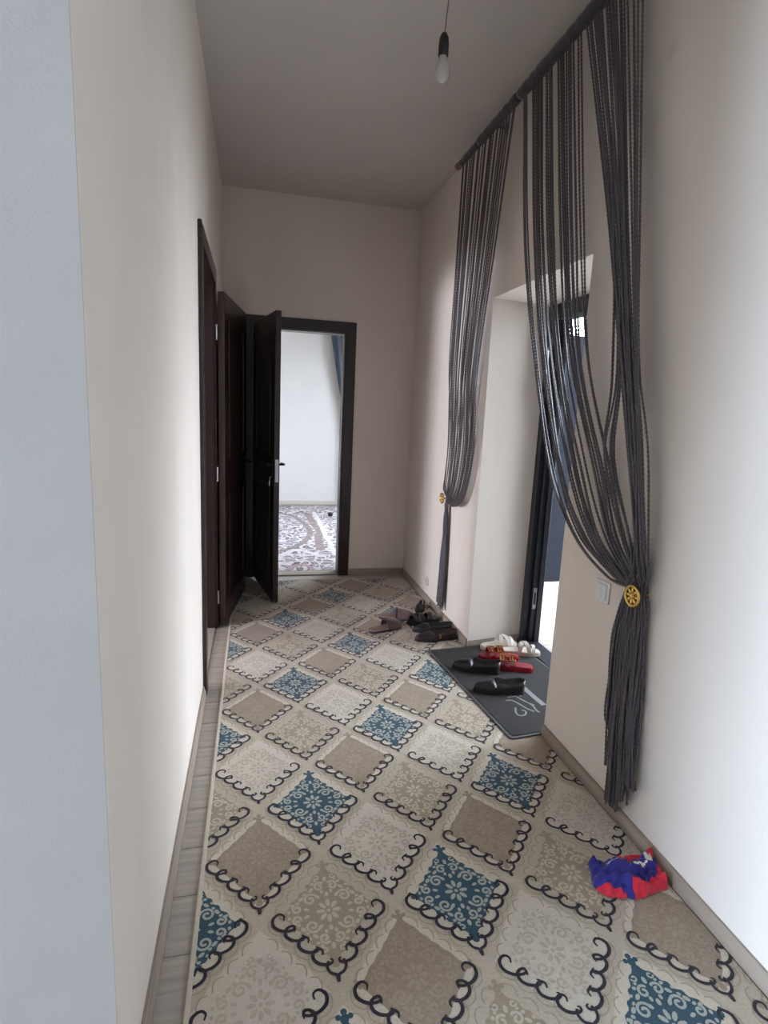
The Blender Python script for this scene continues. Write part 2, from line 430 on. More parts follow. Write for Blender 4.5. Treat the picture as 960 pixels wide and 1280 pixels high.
# leaf swung outwards from the near jamb, out of the viewer's sight
bm = bmesh.new(); box(bm, 0, 1.05, -.05, 0, .03, NZ-.09, bev=.004)
lf3 = obj('leaf', bm, 'yard_metal', d3); lf3.location = (XB+.005, RB0+.06, 0); lf3.rotation_euler = (0, 0, math.radians(4))
bm = bmesh.new(); tube(bm, [(.95, 0, 1.0), (.95, .05, 1.0), (.84, .055, 1.0)], .01, 8); obj('handle', bm, 'black_metal', lf3)

# ------------------------------------------------------------------ yard outside
bm = bmesh.new(); box(bm, 2.05, 12, -4, 12, -.25, -.1); box(bm, -14, XO-.15, -8, 14, -.25, -.1); box(bm, XB+.001, 2.05, -3.0, 4.76, -.25, -.04)
tag(obj('yard_ground', bm, 'yard_concrete'), 'sunlit pale concrete yard beyond the entrance door', 'ground', kind='structure')
bm = bmesh.new(); box(bm, XB+.001, 3.3, 1.9, 4.4, 2.55, 2.62, bev=.01); box(bm, XB+.001, 4.8, 1.9, 2.0, -.1, 2.55)  # unseen roof and side screen, added to keep sky light off the recess
tag(obj('entrance_blocker', bm, 'yard_metal'), 'unseen canopy with a side screen over the entrance door, outside the view', 'blocker', kind='structure')
fen = thing('yard_fence', 'tall grey-blue metal fence beyond the entrance door', 'fence', (2.1, 4.72, -.1))
for k in range(12):
    bm = bmesh.new(); box(bm, k*.3+.003, k*.3+.297, 0, .03, 0, 2.28, bev=.006); obj('panel', bm, 'yard_metal', fen)

# ------------------------------------------------------------------ runner carpet
CA, CB = 0.1965, 0.2335
OX, OY = 0.217, 1.866
RX0, RX1, RY0, RY1 = -0.155, 1.292, -0.55, 4.61
RT = 0.008
bm = bmesh.new(); box(bm, RX0, RX1, RY0, RY1, 0.0005, RT, bev=.003)
rug = tag(obj('runner_carpet', bm, 'yarn_ground'), 'long beige runner with blue and brown diamond medallions and navy scrolls', 'carpet')
bm = bmesh.new(); box(bm, RX0-.004, RX0+.010, RY0, RY1, .0005, RT+.002, bev=.003); obj('bound_edge', bm, 'yarn_cream', rug)
bm = bmesh.new(); box(bm, RX0, RX1, RY1-.006, RY1+.004, .0005, RT+.002, bev=.003); obj('bound_edge', bm, 'yarn_cream', rug)

def ribbon(bm, pts, wid, z, mi, closed=False):
    n = len(pts); L = []
    for i, p in enumerate(pts):
        a = pts[(i-1) % n] if (closed or i > 0) else p; b = pts[(i+1) % n] if (closed or i < n-1) else p
        t = Vector((b[0]-a[0], b[1]-a[1], 0))
        if t.length < 1e-9: t = Vector((1, 0, 0))
        t.normalize(); nn = Vector((-t.y, t.x, 0)); ww = wid[i] if isinstance(wid, list) else wid
        c = Vector((p[0], p[1], z))
        L.append((bm.verts.new(c+nn*ww/2), bm.verts.new(c-nn*ww/2)))
    for i in range(n if closed else n-1):
        a, b = L[i], L[(i+1) % n]
        f = bm.faces.new((a[0], a[1], b[1], b[0])); f.material_index = mi
def poly(bm, pts, z, mi):
    c = bm.verts.new((sum(p[0] for p in pts)/len(pts), sum(p[1] for p in pts)/len(pts), z))
    vs = [bm.verts.new((p[0], p[1], z)) for p in pts]
    for i in range(len(vs)):
        f = bm.faces.new((c, vs[i], vs[(i+1) % len(vs)])); f.material_index = mi
def ell(cx, cy, rx, ry, a=0.0, n=8):
    return [(cx+rx*math.cos(t)*math.cos(a)-ry*math.sin(t)*math.sin(a), cy+rx*math.cos(t)*math.sin(a)+ry*math.sin(t)*math.cos(a)) for t in [2*PI*k/n for k in range(n)]]
def wavy_diamond(sx, sy, amp, waves, n=96, pinch=0.0):
    pts = []
    for k in range(n):
        t = 2*PI*k/n
        c, s = math.cos(t), math.sin(t); r = 1/(abs(c)+abs(s))
        r = lerp(r, 0.80, 0.20)
        r *= 1+amp*math.cos(waves*t)+pinch*math.cos(4*t)
        pts.append((sx*r*c, sy*r*s))
    return pts
EL = math.hypot(CA, CB)
def edge_pt(p, q, side):
    t = (-CA/EL, -CB/EL); n = (CB/EL, -CA/EL)
    return ((CA+t[0]*p+n[0]*q)*side, t[1]*p+n[1]*q)
Z1, Z2, Z3 = RT+.0006, RT+.0011, RT+.0016
def medallion(kind):
    fld, lace = {'blue': ('yarn_blue', 'yarn_bluelace'), 'brown': ('yarn_brown', 'yarn_brownlace'), 'tan': ('yarn_tan', 'yarn_tanlace'), 'pale': ('yarn_pale', 'yarn_palelace')}[kind]
    mats = ['yarn_cream', fld, lace, 'yarn_navy', 'yarn_line']
    bm = bmesh.new(); zc = [RT+.0004]
    def zn():                      # every pile layer lies a hair above the one before it
        zc[0] += .000012; return zc[0]
    # cream reserve of the cell
    if kind in ('blue', 'brown'):
        poly(bm, wavy_diamond(CA*.88, CB*.88, .012, 32), zn(), 0)
    elif kind == 'pale':
        poly(bm, wavy_diamond(CA*.90, CB*.90, .012, 32), zn(), 1)
    # thin tan echo lines outside the scrolls and inner scallops on the far edges
    for s in (-1, 1):
        for k in range(4):
            p0 = .026+k*.053
            V = [(-.006, -.03), (.0, -.006), (.024, .008), (.048, .002), (.062, -.012)]
            pl = crom([(*edge_pt(p0+u, v-.003, s), 0) for u, v in V], 3)
            ribbon(bm, [(p.x, p.y) for p in pl], .0035, zn(), 4)
            p0 = .035+k*.055
            pl = crom([((CA-(u+p0)*CA/EL+v*CB/EL)*s, ((u+p0)*CB/EL+v*CA/EL), 0) for u, v in ((0, -.03), (.012, -.018), (.03, -.014), (.045, -.024))], 3)
            ribbon(bm, [(p.x, p.y) for p in pl], .004, zn(), 4)
    # field, trefoil at the far tip, beads at the near tip and the sides
    sx, sy = (CA*.69, CB*.70) if kind != 'brown' else (CA*.745, CB*.75)
    poly(bm, wavy_diamond(sx, sy, .035 if kind != 'brown' else .015, 20, pinch=.03), zn(), 1)
    if kind != 'pale':
        for dx, dy, rr in ((0, sy*1.00, .012), (-.015, sy*1.03, .0075), (.015, sy*1.03, .0075), (0, sy*1.10, .0085), (0, -sy*1.00, .011), (-.017, -sy*.97, .007), (.017, -sy*.97, .007), (sx*1.0, 0, .009), (-sx*1.0, 0, .009), (sx*1.06, .013, .006), (-sx*1.06, .013, .006)):
            poly(bm, ell(dx, dy, rr, rr, n=7), zn(), 1)
    # lace: rosette, spirals, leaves, beads
    wl = .0074
    for k in range(8):
        a = k*PI/4; poly(bm, ell(.023*math.cos(a), .026*math.sin(a), .0135, .0066, math.atan2(.026*math.sin(a), .023*math.cos(a))), zn(), 2)
    poly(bm, ell(0, 0, .006, .006, n=8), zn(), 2)
    for sxn in (-1, 1):
        for syn in (-1, 1):
            for (cx, cy, r_, tn, a0) in ((.050, .044, .0215, 1.4, 0.4), (.020, .086, .0165, 1.2, 1.2), (.090, .018, .0150, 1.2, 0), (.024, .122, .009, .9, .5)):
                pts = []
                for i in range(19):
                    t = i/18; a = a0+t*tn*2*PI; q_ = lerp(.0035, r_, t)
                    pts.append((sxn*(cx+q_*math.cos(a)), syn*(cy+q_*math.sin(a))))
                ribbon(bm, pts, wl if r_ > .01 else .005, zn(), 2)
            for (cx, cy, rx, ry, a) in ((.028, .050, .009, .0055, .9), (.077, .050, .010, .006, -.8), (.045, .077, .010, .0055, -.7), (.0, .056, .006, .009, 0), (.064, .012, .009, .005, .3), (.0, .112, .006, .010, 0), (.066, .064, .006, .004, -.7), (.104, .032, .006, .005, 0), (.040, .098, .006, .005, 0), (.014, .066, .005, .007, 0), (.088, .036, .006, .005, .4), (.060, .082, .005, .004, -.7), (.114, .010, .005, .006, 0), (.030, .108, .005, .004, 0)):
                poly(bm, ell(sxn*cx, syn*cy, rx, ry, a*sxn*syn), zn(), 2)
    # navy scroll borders on both near edges
    for s in (-1, 1):
        for k in range(4):
            p0 = .026+k*.053; q0 = -.006-(.003 if k else 0); sc_ = 1.10 if k == 0 else .92
            U = [(.024, -.036), (.016, -.046), (.004, -.044), (-.001, -.032), (.003, -.018), (.018, -.009), (.038, -.012), (.055, -.024), (.062, -.036), (.057, -.044), (.049, -.041)]
            pl = crom([(*edge_pt(p0+u*sc_, q0+v*sc_+.004, s), 0) for u, v in U], 4)
            n = len(pl); wd = [(.0032+.0062*math.sin(PI*min(1, (i+2)/(n+2)))) for i in range(n)]
            ribbon(bm, [(p.x, p.y) for p in pl], wd, zn(), 3)
        tail = crom([(*edge_pt(.232, -.036, s), 0), (*edge_pt(.240, -.022, s), 0), (*edge_pt(.258, -.017, s), 0), (*edge_pt(.278, -.024, s), 0), (0, -CB+.020, 0)], 5)
        ribbon(bm, [(p.x, p.y) for p in tail], .0078, zn(), 3)
    return bm, mats
base = {}
def clip(bm, co, no):
    bmesh.ops.bisect_plane(bm, geom=bm.verts[:]+bm.edges[:]+bm.faces[:], dist=1e-6, plane_co=co, plane_no=no, clear_outer=True)
for m_ in range(-4, 8):
    for n_ in range(-12, 14):
        if (m_+n_) % 2: continue
        x, y = OX+m_*CA, OY+n_*CB
        if x < RX0-CA or x > RX1+CA or y < RY0-CB or y > RY1+CB: continue
        q = (m_+n_) % 4
        kind = (('blue', 'tan') if m_ % 2 == 0 else ('pale', 'brown'))[0 if q == 0 else 1]
        inside = RX0+CA < x < RX1-CA and RY0+CB < y < RY1-CB
        if inside:
            if kind not in base:
                b_, mm = medallion(kind); o = obj('medallion', b_, None, rug, mats=mm); base[kind] = o.data
            else:
                o = bpy.data.objects.new('medallion', base[kind]); C.objects.link(o); o.parent = rug
        else:
            b_, mm = medallion(kind)
            clip(b_, (RX0+.010-x, 0, 0), (-1, 0, 0)); clip(b_, (RX1-.003-x, 0, 0), (1, 0, 0))
            clip(b_, (0, RY1-.006-y, 0), (0, 1, 0)); clip(b_, (0, RY0+.004-y, 0), (0, -1, 0))
            if not b_.faces: b_.free(); continue
            o = obj('medallion', b_, None, rug, mats=mm)
        o.location = (x, y, 0)

# ------------------------------------------------------------------ curtain rod and string curtains
RXc, RZ = 1.21, 2.94
rodt = thing('curtain_rod', 'dark curtain rod running under the ceiling along the right wall', 'curtain rod', (RXc, 0, RZ))
bm = bmesh.new(); tube(bm, [(0, 1.80, 0), (0, 3.60, 0)], .0135, 12); obj('pole', bm, 'black_metal', rodt, smooth=True)
for y, s in ((3.60, 1), (1.80, -1)):
    bm = bmesh.new(); lathe(bm, [(.014, -.012), (.020, -.008), (.021, .012), (.016, .02), (.004, .024)], (0, y, 0), 16, 'y') if s > 0 else lathe(bm, [(.004, -.024), (.016, -.02), (.021, -.012), (.020, .008), (.014, .012)], (0, y, 0), 16, 'y')
    obj('finial', bm, 'copper', rodt, smooth=True)
for y in (3.12, 2.05):
    bm = bmesh.new(); tube(bm, [(XR-RXc, y, .02), (.02, y, .02), (0, y, .0)], .007, 8); lathe(bm, [(.022, 0), (.022, -.006), (.004, -.008)], (XR-RXc-.0005, y, .02), 16, 'x')
    obj('bracket', bm, 'black_metal', rodt)

def strand_mesh(path, r, per, seed):
    # corded strand: radius swells at every knot along the length
    P = crom(path, 26)
    # resample evenly
    L = [0]
    for a, b in zip(P, P[1:]): L.append(L[-1]+(b-a).length)
    step = per/3; n = int(L[-1]/step); out = []; rs = []; j = 0
    for i in range(n+1):
        s = i*step
        while j < len(L)-2 and L[j+1] < s: j += 1
        t = (s-L[j])/max(1e-9, L[j+1]-L[j])
        out.append(P[j].lerp(P[j+1], t)); rs.append(r*(1.0 if i % 3 == 0 else (.62 if i % 3 == 1 else .85)))
    bm = bmesh.new(); tube(bm, out, rs, 5)
    return bm
def header(parent, ya, yb, r, seed):
    random.seed(seed)
    pts, rs = [], []
    n = int((ya-yb)/.02)
    for i in range(n+1):
        pts.append((RXc, lerp(ya, yb, i/n), RZ-.003)); rs.append(r*(1+random.uniform(-.09, .12)))
    bm = bmesh.new(); tube(bm, pts, rs, 14)
    o = obj('header', bm, 'header_cloth', parent, smooth=True)
    return o
# far curtain
TF = Vector((1.279, 3.60, .865))
cf = thing('string_curtain', 'dark grey string curtain gathered beyond the entrance recess', 'curtain', (0, 0, 0))
header(cf, 3.26, 2.765, .023, 1)
header(cf, 3.555, 3.27, .018, 2)
random.seed(21)
NF = 36
for i in range(NF):
    s = (i+.5)/NF
    if 6 < i < 9 or i == 15: s += .012
    j = lambda a: random.uniform(-a, a)
    yt = lerp(3.535, 2.80, s)+j(.008)
    xb = RXc+j(.012)
    tz = TF.z+.03-.05*s+j(.008); yo = lerp(.042, -.042, (i*.618) % 1.0)
    xo = 1.255+j(.018)
    path = [(xb, yt, RZ-.012), (xb+.004, lerp(yt, lerp(3.57, 3.15, s), .36)+j(.006), 2.30), (xb+.012, lerp(yt, lerp(3.575, 3.16, s), .72)+j(.008), 1.72),
            (xo, lerp(3.59, 3.14, s)+j(.006), 1.27), (xo, lerp(3.60, 3.225, s)+j(.005), lerp(1.05, .97, s)), (xo, lerp(3.602, 3.36, s)+j(.004), lerp(.95, .865, s)), (TF.x+j(.012), 3.595+j(.010), tz),
            (TF.x+j(.010), 3.60+yo*.6, .74), (TF.x+j(.010), 3.60+yo, .42), (TF.x-.004+j(.012), 3.60+yo*1.1, random.uniform(.085, .16))]
    obj('strand', strand_mesh(path, .0046, .016, i), 'string', cf, smooth=True)
# near curtain
TN = Vector((1.281, 1.625, .87))
cn = thing('string_curtain', 'dark grey string curtain swept aside at the near edge of the entrance recess', 'curtain', (0, 0, 0))
header(cn, 2.755, 1.83, .025, 3)
random.seed(5)
def yx(px, py, x): return onx(px, py, x).y
GUIDE = {  # (y, z) of the outermost and innermost strand of each bundle, on the curtain's plane
 'fan': ([(2.72, 2.928), (2.59, 2.25), (2.40, 1.70), (2.20, 1.22), (2.00, .985), (1.76, .885)], [(2.25, 2.928), (2.10, 2.20), (1.97, 1.67), (1.775, 1.27), (1.69, 1.06), (1.635, .95)]),
 'side': ([(2.20, 2.928), (1.935, 2.18), (1.79, 1.71), (1.69, 1.36), (1.63, 1.06), (1.61, .95)], [(1.885, 2.928), (1.765, 2.18), (1.675, 1.66), (1.62, 1.37), (1.565, 1.06), (1.56, .95)]),
 'loose': ([(2.12, 2.928), (1.90, 2.18), (1.80, 1.62), (1.83, 1.33), (1.71, 1.08), (1.63, .95)], [(2.02, 2.928), (1.86, 2.18), (1.77, 1.62), (1.775, 1.33), (1.67, 1.08), (1.61, .95)])}
XS = [RXc, RXc+.005, RXc+.012, 1.240, 1.256, 1.270]
def near_strand(bundle, top, low, k):
    j = lambda a: random.uniform(-a, a)
    A_, B_ = GUIDE[bundle]; path = []; xj = j(.010)
    for i, (a, b) in enumerate(zip(A_, B_)):
        t = lerp(top, low, min(1, i/2.2))
        path.append((XS[i]+xj+(j(.008) if i > 2 else 0), lerp(a[0], b[0], t)+(j(.007) if i else 0), lerp(a[1], b[1], t)))
    yo = lerp(.082, -.082, (k*0.618) % 1.0)
    lend = .34 if yo > .066 else (.20 if yo > .048 else (random.uniform(.05, .08) if yo > -.005 else (random.uniform(.10, .17) if yo > -.05 else .20)))
    path += [(TN.x+j(.012), TN.y+yo*.55-.005, TN.z+j(.01)), (TN.x+j(.012), TN.y+yo*.95, .69), (TN.x-.004+j(.014), TN.y-.022+yo, .42), (TN.x-.008+j(.012), TN.y-.05+yo*1.05, lend)]
    obj('strand', strand_mesh(path, .0047, .016, k), 'string', cn, smooth=True)
k = 0
# the fan hangs in clusters: (place on the rod, place lower down, number, spread)
for top, low, cnt, spread in ((.0, .0, 2, .02), (.07, .07, 2, .02), (.16, .14, 3, .025), (.28, .24, 3, .03), (.36, .36, 2, .03), (.45, .47, 5, .03), (.52, .53, 3, .02), (.64, .64, 2, .02), (.70, .74, 4, .03), (.80, .80, 2, .02), (.90, .90, 3, .025), (.99, 1.0, 2, .02)):
    for i in range(cnt):
        e = (i-(cnt-1)/2)/max(1, cnt)*2
        near_strand('fan', top+e*spread*1.1, low+e*spread, k); k += 1
for top, low, cnt, spread in ((.0, .02, 2, .03), (.10, .22, 3, .05), (.20, .38, 4, .06), (.42, .45, 3, .05), (.55, .52, 4, .06), (.68, .62, 3, .05), (.86, .84, 2, .05), (.98, .99, 2, .03)):
    for i in range(cnt):
        e = (i-(cnt-1)/2)/max(1, cnt)*2
        near_strand('side', top+e*spread, low+e*spread*1.2, k); k += 1
for i in range(6):
    near_strand('loose', i/5, i/5, k); k += 1

def holdback(loc, label):
    t = thing('curtain_holdback', label, 'holdback', loc)
    bm = bmesh.new(); lathe(bm, [(.005, 0), (.005, XR-loc[0]-.0005)], (0, 0, 0), 10, 'x'); lathe(bm, [(.009, XR-loc[0]-.0065), (.010, XR-loc[0]-.0005)], (0, 0, 0), 16, 'x')
    obj('post', bm, 'brass', t)
    bm = bmesh.new()
    # openwork rosette: outer ring, hub, eight petals
    pts = [(-.003, .034*math.cos(a), .034*math.sin(a)) for a in [2*PI*i/28 for i in range(29)]]
    tube(bm, pts, .0055, 8, cap=False)
    lathe(bm, [(.003, -.012), (.010, -.008), (.012, 0), (.010, .004)], (0, 0, 0), 14, 'x')
    obj('ring', bm, 'brass', t, smooth=True)
    for i in range(8):
        a = i*PI/4; bm = bmesh.new()
        vs = bmesh.ops.create_uvsphere(bm, u_segments=8, v_segments=6, radius=1)['verts']
        R_ = Matrix.Rotation(a, 3, 'X')
        for v in vs: v.co = R_ @ Vector((v.co.x*.004-.004, v.co.y*.0065, v.co.z*.012+.0205))
        obj('petal', bm, 'brass', t, smooth=True)
    # cupped plate behind the petals
    bm = bmesh.new(); lathe(bm, [(.031, .001), (.024, .006), (.006, .008)], (0, 0, 0), 20, 'x'); obj('plate', bm, 'brass', t, smooth=True)
    return t
holdback((1.250, 1.592, .870), 'round gold openwork holdback gripping the near curtain above its tail')
holdback((1.246, 3.605, .88), 'small gold holdback gripping the far curtain near the end wall')

# ------------------------------------------------------------------ pendant bulb
pb = thing('pendant_bulb', 'unlit frosted bulb in a black socket hanging from the ceiling', 'light bulb', (.655, 2.2, ZC))
bm = bmesh.new(); tube(bm, crom([(.0, 0, 0), (.010, .0, -.12), (.004, 0, -.22), (0, 0, -.272)], 6), .0022, 6); obj('cord', bm, 'cord', pb)
bm = bmesh.new(); lathe(bm, [(.022, 0), (.022, -.004), (.004, -.008)][::-1], (0, 0, 0), 16); obj('ceiling_cap', bm, 'plastic_white', pb)
bm = bmesh.new(); lathe(bm, [(.004, -.262), (.010, -.266), (.0165, -.280), (.0185, -.300), (.0185, -.338), (.017, -.339)], (0, 0, 0), 20); obj('socket', bm, 'socket_black', pb, smooth=True)
bm = bmesh.new(); lathe(bm, [(.013, -.333), (.0145, -.345), (.017, -.354), (.0245, -.370), (.0275, -.386), (.0265, -.402), (.020, -.416), (.010, -.423), (.003, -.425)], (0, 0, 0), 24); obj('bulb', bm, 'bulb_glass', pb, smooth=True)

# ------------------------------------------------------------------ switch and outlet on the right wall
sw = thing('light_switch', 'white wall switch beside the gathered curtain', 'light switch', (XR-.0005, 1.835, .805))
bm = bmesh.new(); box(bm, -.008, 0, -.042, .042, -.042, .042, bev=.003); obj('plate', bm, 'plastic_white', sw)
bm = bmesh.new(); box(bm, -.013, -.008, .001, .030, -.030, .030, bev=.002); obj('rocker', bm, 'plastic_white', sw)
bm = bmesh.new(); box(bm, -.013, -.008, -.030, -.001, -.030, .030, bev=.002); obj('rocker', bm, 'plastic_white', sw)
ol = thing('outlet_plate', 'small round cream outlet cover low on the far right wall', 'outlet', (XR-.0005, 4.02, .16))
bm = bmesh.new(); lathe(bm, [(.038, 0), (.038, -.006), (.032, -.009), (.004, -.009)], (0, 0, 0), 20, 'x'); obj('cover', bm, 'plastic_cream', ol)
bm = bmesh.new(); box(bm, -.0105, -.0085, -.012, -.006, -.003, .003); box(bm, -.0105, -.0085, .006, .012, -.003, .003); obj('socket_hole', bm, 'socket_black', ol)

# ------------------------------------------------------------------ doormat
MC = Vector((1.39, 2.645, 0)); mang = math.atan2(.062, .62)
dm = thing('doormat', 'charcoal doormat with pale script lettering lying in the entrance recess', 'doormat', MC, mang)
def rrect(hx, hy, r, n=5):
    P = []
    for cx, cy, a0 in ((hx-r, hy-r, 0), (-hx+r, hy-r, 90), (-hx+r, -hy+r, 180), (hx-r, -hy+r, 270)):
        for i in range(n+1):
            a = math.radians(a0+90*i/n); P.append((cx+r*math.cos(a), cy+r*math.sin(a)))
    return P
bm = bmesh.new(); prism(bm, rrect(.305, .488, .02), RT+.0025, RT+.008); prism(bm, [((Matrix.Rotation(-mang, 3, 'Z') @ (Vector((x, y, 0))-MC)).to_2d()) for x, y in ((1.30, 2.185), (1.672, 2.215), (1.64, 3.13), (1.33, 3.10), (1.30, 3.09))], .0008, RT+.0026)
obj('backing', bm, 'mat_rubber', dm)
bm = bmesh.new(); prism(bm, rrect(.290, .473, .015), RT+.008, RT+.0105); obj('pile', bm, 'mat_fibre', dm)
bm = bmesh.new(); ribbon(bm, rrect(.247, .43, .01), .006, RT+.011, 0, closed=True); obj('border_line', bm, 'mat_fibre', dm)
# lettering: strokes traced on the mat's own top surface
inv = Matrix.Rotation(-mang, 3, 'Z')
def mp_(px, py): v = inv @ (onz(px, py, RT)-MC); return (v.x, v.y)
def stroke(pl, wd):
    bm = bmesh.new(); P = crom([(*mp_(*p), 0) for p in pl], 6)
    ribbon(bm, [(p.x, p.y) for p in P], wd, RT+.0112, 0); obj('lettering', bm, 'mat_print', dm)
stroke([(652, 860), (660, 867), (668, 874), (680, 884)], .030)
stroke([(632, 878), (640, 878), (648, 882), (658, 888), (668, 892)], .010)
stroke([(634, 874), (644, 873), (650, 876), (660, 881), (668, 884)], .010)
stroke([(660, 881), (666, 885), (670, 890), (674, 893)], .010)
stroke([(644, 887), (645, 894), (650, 897), (656, 896), (657, 892), (652, 890)], .009)
stroke([(646, 866), (650, 869), (650, 873)], .008)

# ------------------------------------------------------------------ shoes
def hw(u, pts):
    for (a, b), (c, d) in zip(pts, pts[1:]):
        if a <= u <= c: return b+(d-b)*((u-a)/(c-a) if c > a else 0)
    return pts[-1][1]
FOOT = [(0, .12), (.02, .42), (.06, .62), (.12, .79), (.2, .92), (.3, 1), (.38, .99), (.5, .86), (.62, .76), (.75, .74), (.86, .72), (.93, .62), (.97, .47), (1, .14)]
POINT = [(0, .10), (.02, .28), (.06, .42), (.12, .58), (.2, .78), (.3, .96), (.38, 1), (.5, .9), (.62, .8), (.75, .76), (.86, .72), (.93, .62), (.97, .47), (1, .14)]
def outline(L, W, P, n=30, grow=0.0, bend=.06):
    us = [.5-.5*math.cos(PI*i/(n-1)) for i in range(n)]
    def ctr(u): return bend*W*math.sin(PI*u)
    a = [((u-.5)*(L+2*grow), ctr(u)+(hw(u, P)*W/2+grow)) for u in us]
    b = [((u-.5)*(L+2*grow), ctr(u)-(hw(u, P)*W/2+grow)) for u in us[::-1]]
    return a+b
def sole(t, L, W, P, z0, z1, m, name='sole', grow=.002, parent=None, bend=.06):
    bm = bmesh.new(); prism(bm, outline(L, W, P, grow=grow, bend=bend), z0, z1)
    return obj(name, bm, m, parent or t)
def upper(t, L, W, P, z0, hprof, open0, open1, m, collar, name='upper', end=1.0, bend=.06, rimw=.12):
    # continuous shell: rises from the sole, closed over the toe, with a foot opening between open0 and the heel
    bm = bmesh.new(); NU, NS = 34, 22; G = []
    for i in range(NU+1):
        u = end*(.5-.5*math.cos(PI*i/NU)); h = hw(u, hprof); w_ = hw(u, P)*W/2
        o_ = min(1, max(0, (u-open0)/.06))
        if open1 < 1: o_ *= min(1, max(0, (open1-u)/.05))
        row = []
        for k in range(NS+1):
            s = -1+2*k/NS
            y = w_*math.sin(s*PI/2)
            dome = h*(1-abs(math.sin(s*PI/2))**2.6)**.5 if abs(s) < 1 else 0
            wallh = collar(u)*min(1, (1-abs(s))/.16)
            cav = wallh if abs(s) > 1-.16-rimw else .004
            z = z0+lerp(dome, cav, o_)
            yy = y*(.9 if (o_ > .5 and abs(s) < .86) else 1)
            row.append(bm.verts.new(((u-.5)*L, bend*W*math.sin(PI*u)+yy, z)))
        G.append(row)
    for a, b in zip(G, G[1:]):
        for k in range(NS): bm.faces.new((a[k], a[k+1], b[k+1], b[k]))
    bm.faces.new(G[0][::-1])
    if end == 1.0: bm.faces.new(G[-1])
    o = obj(name, bm, m, t, smooth=True)
    return o
def band(bm, L, W, P, u0, u1, z0, h, n=14, th=.004, bend=.06, skew=0.0, side=1.0, mi=0):
    # arched strap across the foot from u0..u1 with thickness
    rows = []
    for k in range(n+1):
        s = -1+2*k/n; sh = skew*s
        ua, ub = u0+sh, u1+sh
        ring = []
        for (uu, off) in ((ua, 0), (ub, 0), (ub, th), (ua, th)):
            w_ = hw(min(1, max(0, uu)), P)*W/2
            y = (w_+off)*math.sin(s*PI/2); z = z0+(h+off)*(max(0, 1-abs(math.sin(s*PI/2))**2.4))**.5
            ring.append(bm.verts.new(((uu-.5)*L, bend*W*math.sin(PI*min(1, max(0, uu)))+y, z)))
        rows.append(ring)
    for a, b in zip(rows, rows[1:]):
        for k in range(4):
            f = bm.faces.new((a[k], a[(k+1) % 4], b[(k+1) % 4], b[k])); f.material_index = mi
    bm.faces.new(rows[0][::-1]); bm.faces.new(rows[-1])
ZM = RT+.0112    # top of the doormat
# black slip-on shoes, toe towards -x when rz = 0
def black_shoe(loc, rz, label, m='black_leather', L=.265, W=.098, group=None, name='slip_on_shoe', low=1.0, gold=False):
    t = thing(name, label, 'shoe', loc, rz, group)
    sole(t, L, W, POINT, 0, .014, 'black_sole')
    hp = [(0, .010*low), (.03, .024*low), (.1, .034*low), (.2, .040*low), (.32, .045*low), (.42, .048*low), (.55, .050*low), (.8, .062*low), (1, .055*low)]
    col = lambda u: (lerp(.047, .038, min(1, max(0, u-.4)/.25)) if u < .65 else lerp(.040, .058, (u-.65)/.35))*low
    up_ = upper(t, L, W, POINT, .013, hp, .40, 2, m, col)
    bm = bmesh.new(); o = outline(L*.60, W*.60, FOOT, n=16, bend=0); prism(bm, [(x+.185*L, y+.05*W) for x, y in o], .0155, .0215); obj('insole', bm, 'grey_insole', t)
    bm = bmesh.new(); prism(bm, [(x*.30+.35*L, y*.78) for x, y in outline(L, W, FOOT, bend=0)], -.0, .012); obj('heel', bm, 'black_sole', t)
    if gold:
        bm = bmesh.new(); box(bm, -.008, .008, -.012, .012, -.002, .004, bev=.002); g = obj('gold_buckle', bm, 'brass', t)
        g.location = (.03*L, -.043, .013+.026*low); g.rotation_euler = (math.radians(80), 0, 0)
    return t
black_shoe((1.232, 2.795, ZM), -.42, 'black slip-on shoe on the doormat, tucked against the red slides', group='black slip-on shoes')
black_shoe((1.262, 2.545, ZM), -.22, 'black slip-on shoe on the doormat, nearest to the pale lettering', group='black slip-on shoes')

# red slides with gold buckles, toe towards +x
def red_slide(loc, rz, label):
    t = thing('red_slide', label, 'slide', loc, rz, 'red buckled slides'); L, W = .245, .094
    sole(t, L, W, FOOT, 0, .022, 'red_patent', bend=.04)
    sole(t, L*.96, W*.94, FOOT, .022, .028, 'red_footbed', name='footbed', grow=0, bend=.04)
    for u0, u1, h in ((.22, .38, .046), (.44, .58, .050)):
        bm = bmesh.new(); band(bm, L, W, FOOT, u0, u1, .020, h, bend=.04); s_ = obj('strap', bm, 'red_patent', t, smooth=False)
        uc = (u0+u1)/2
        for sy in (-.028,):
            bm = bmesh.new(); a = .017
            tube(bm, [(-a, -a, 0), (a, -a, 0), (a, a, 0), (-a, a, 0), (-a, -a, 0)], .0034, 6); tube(bm, [(0, -a, 0), (0, a, .001)], .002, 6)
            g = obj('gold_buckle', bm, 'brass', s_)
            g.location = ((uc-.5)*L, sy*.9+.004, .020+h*.86+.006); g.rotation_euler = (.45, 0, 0)
            g2 = bpy.data.objects.new('gold_buckle', g.data); C.objects.link(g2); g2.parent = s_
            g2.location = ((uc-.5)*L, .022+.006, .020+h*.93+.006); g2.rotation_euler = (-.35, 0, 0)
    return t
red_slide((1.425, 2.918, ZM), -.16, 'red glossy slide with gold buckles, partly behind the other red slide')
red_slide((1.448, 2.790, ZM), -.42, 'red glossy slide with gold buckles, in front beside the black shoe')

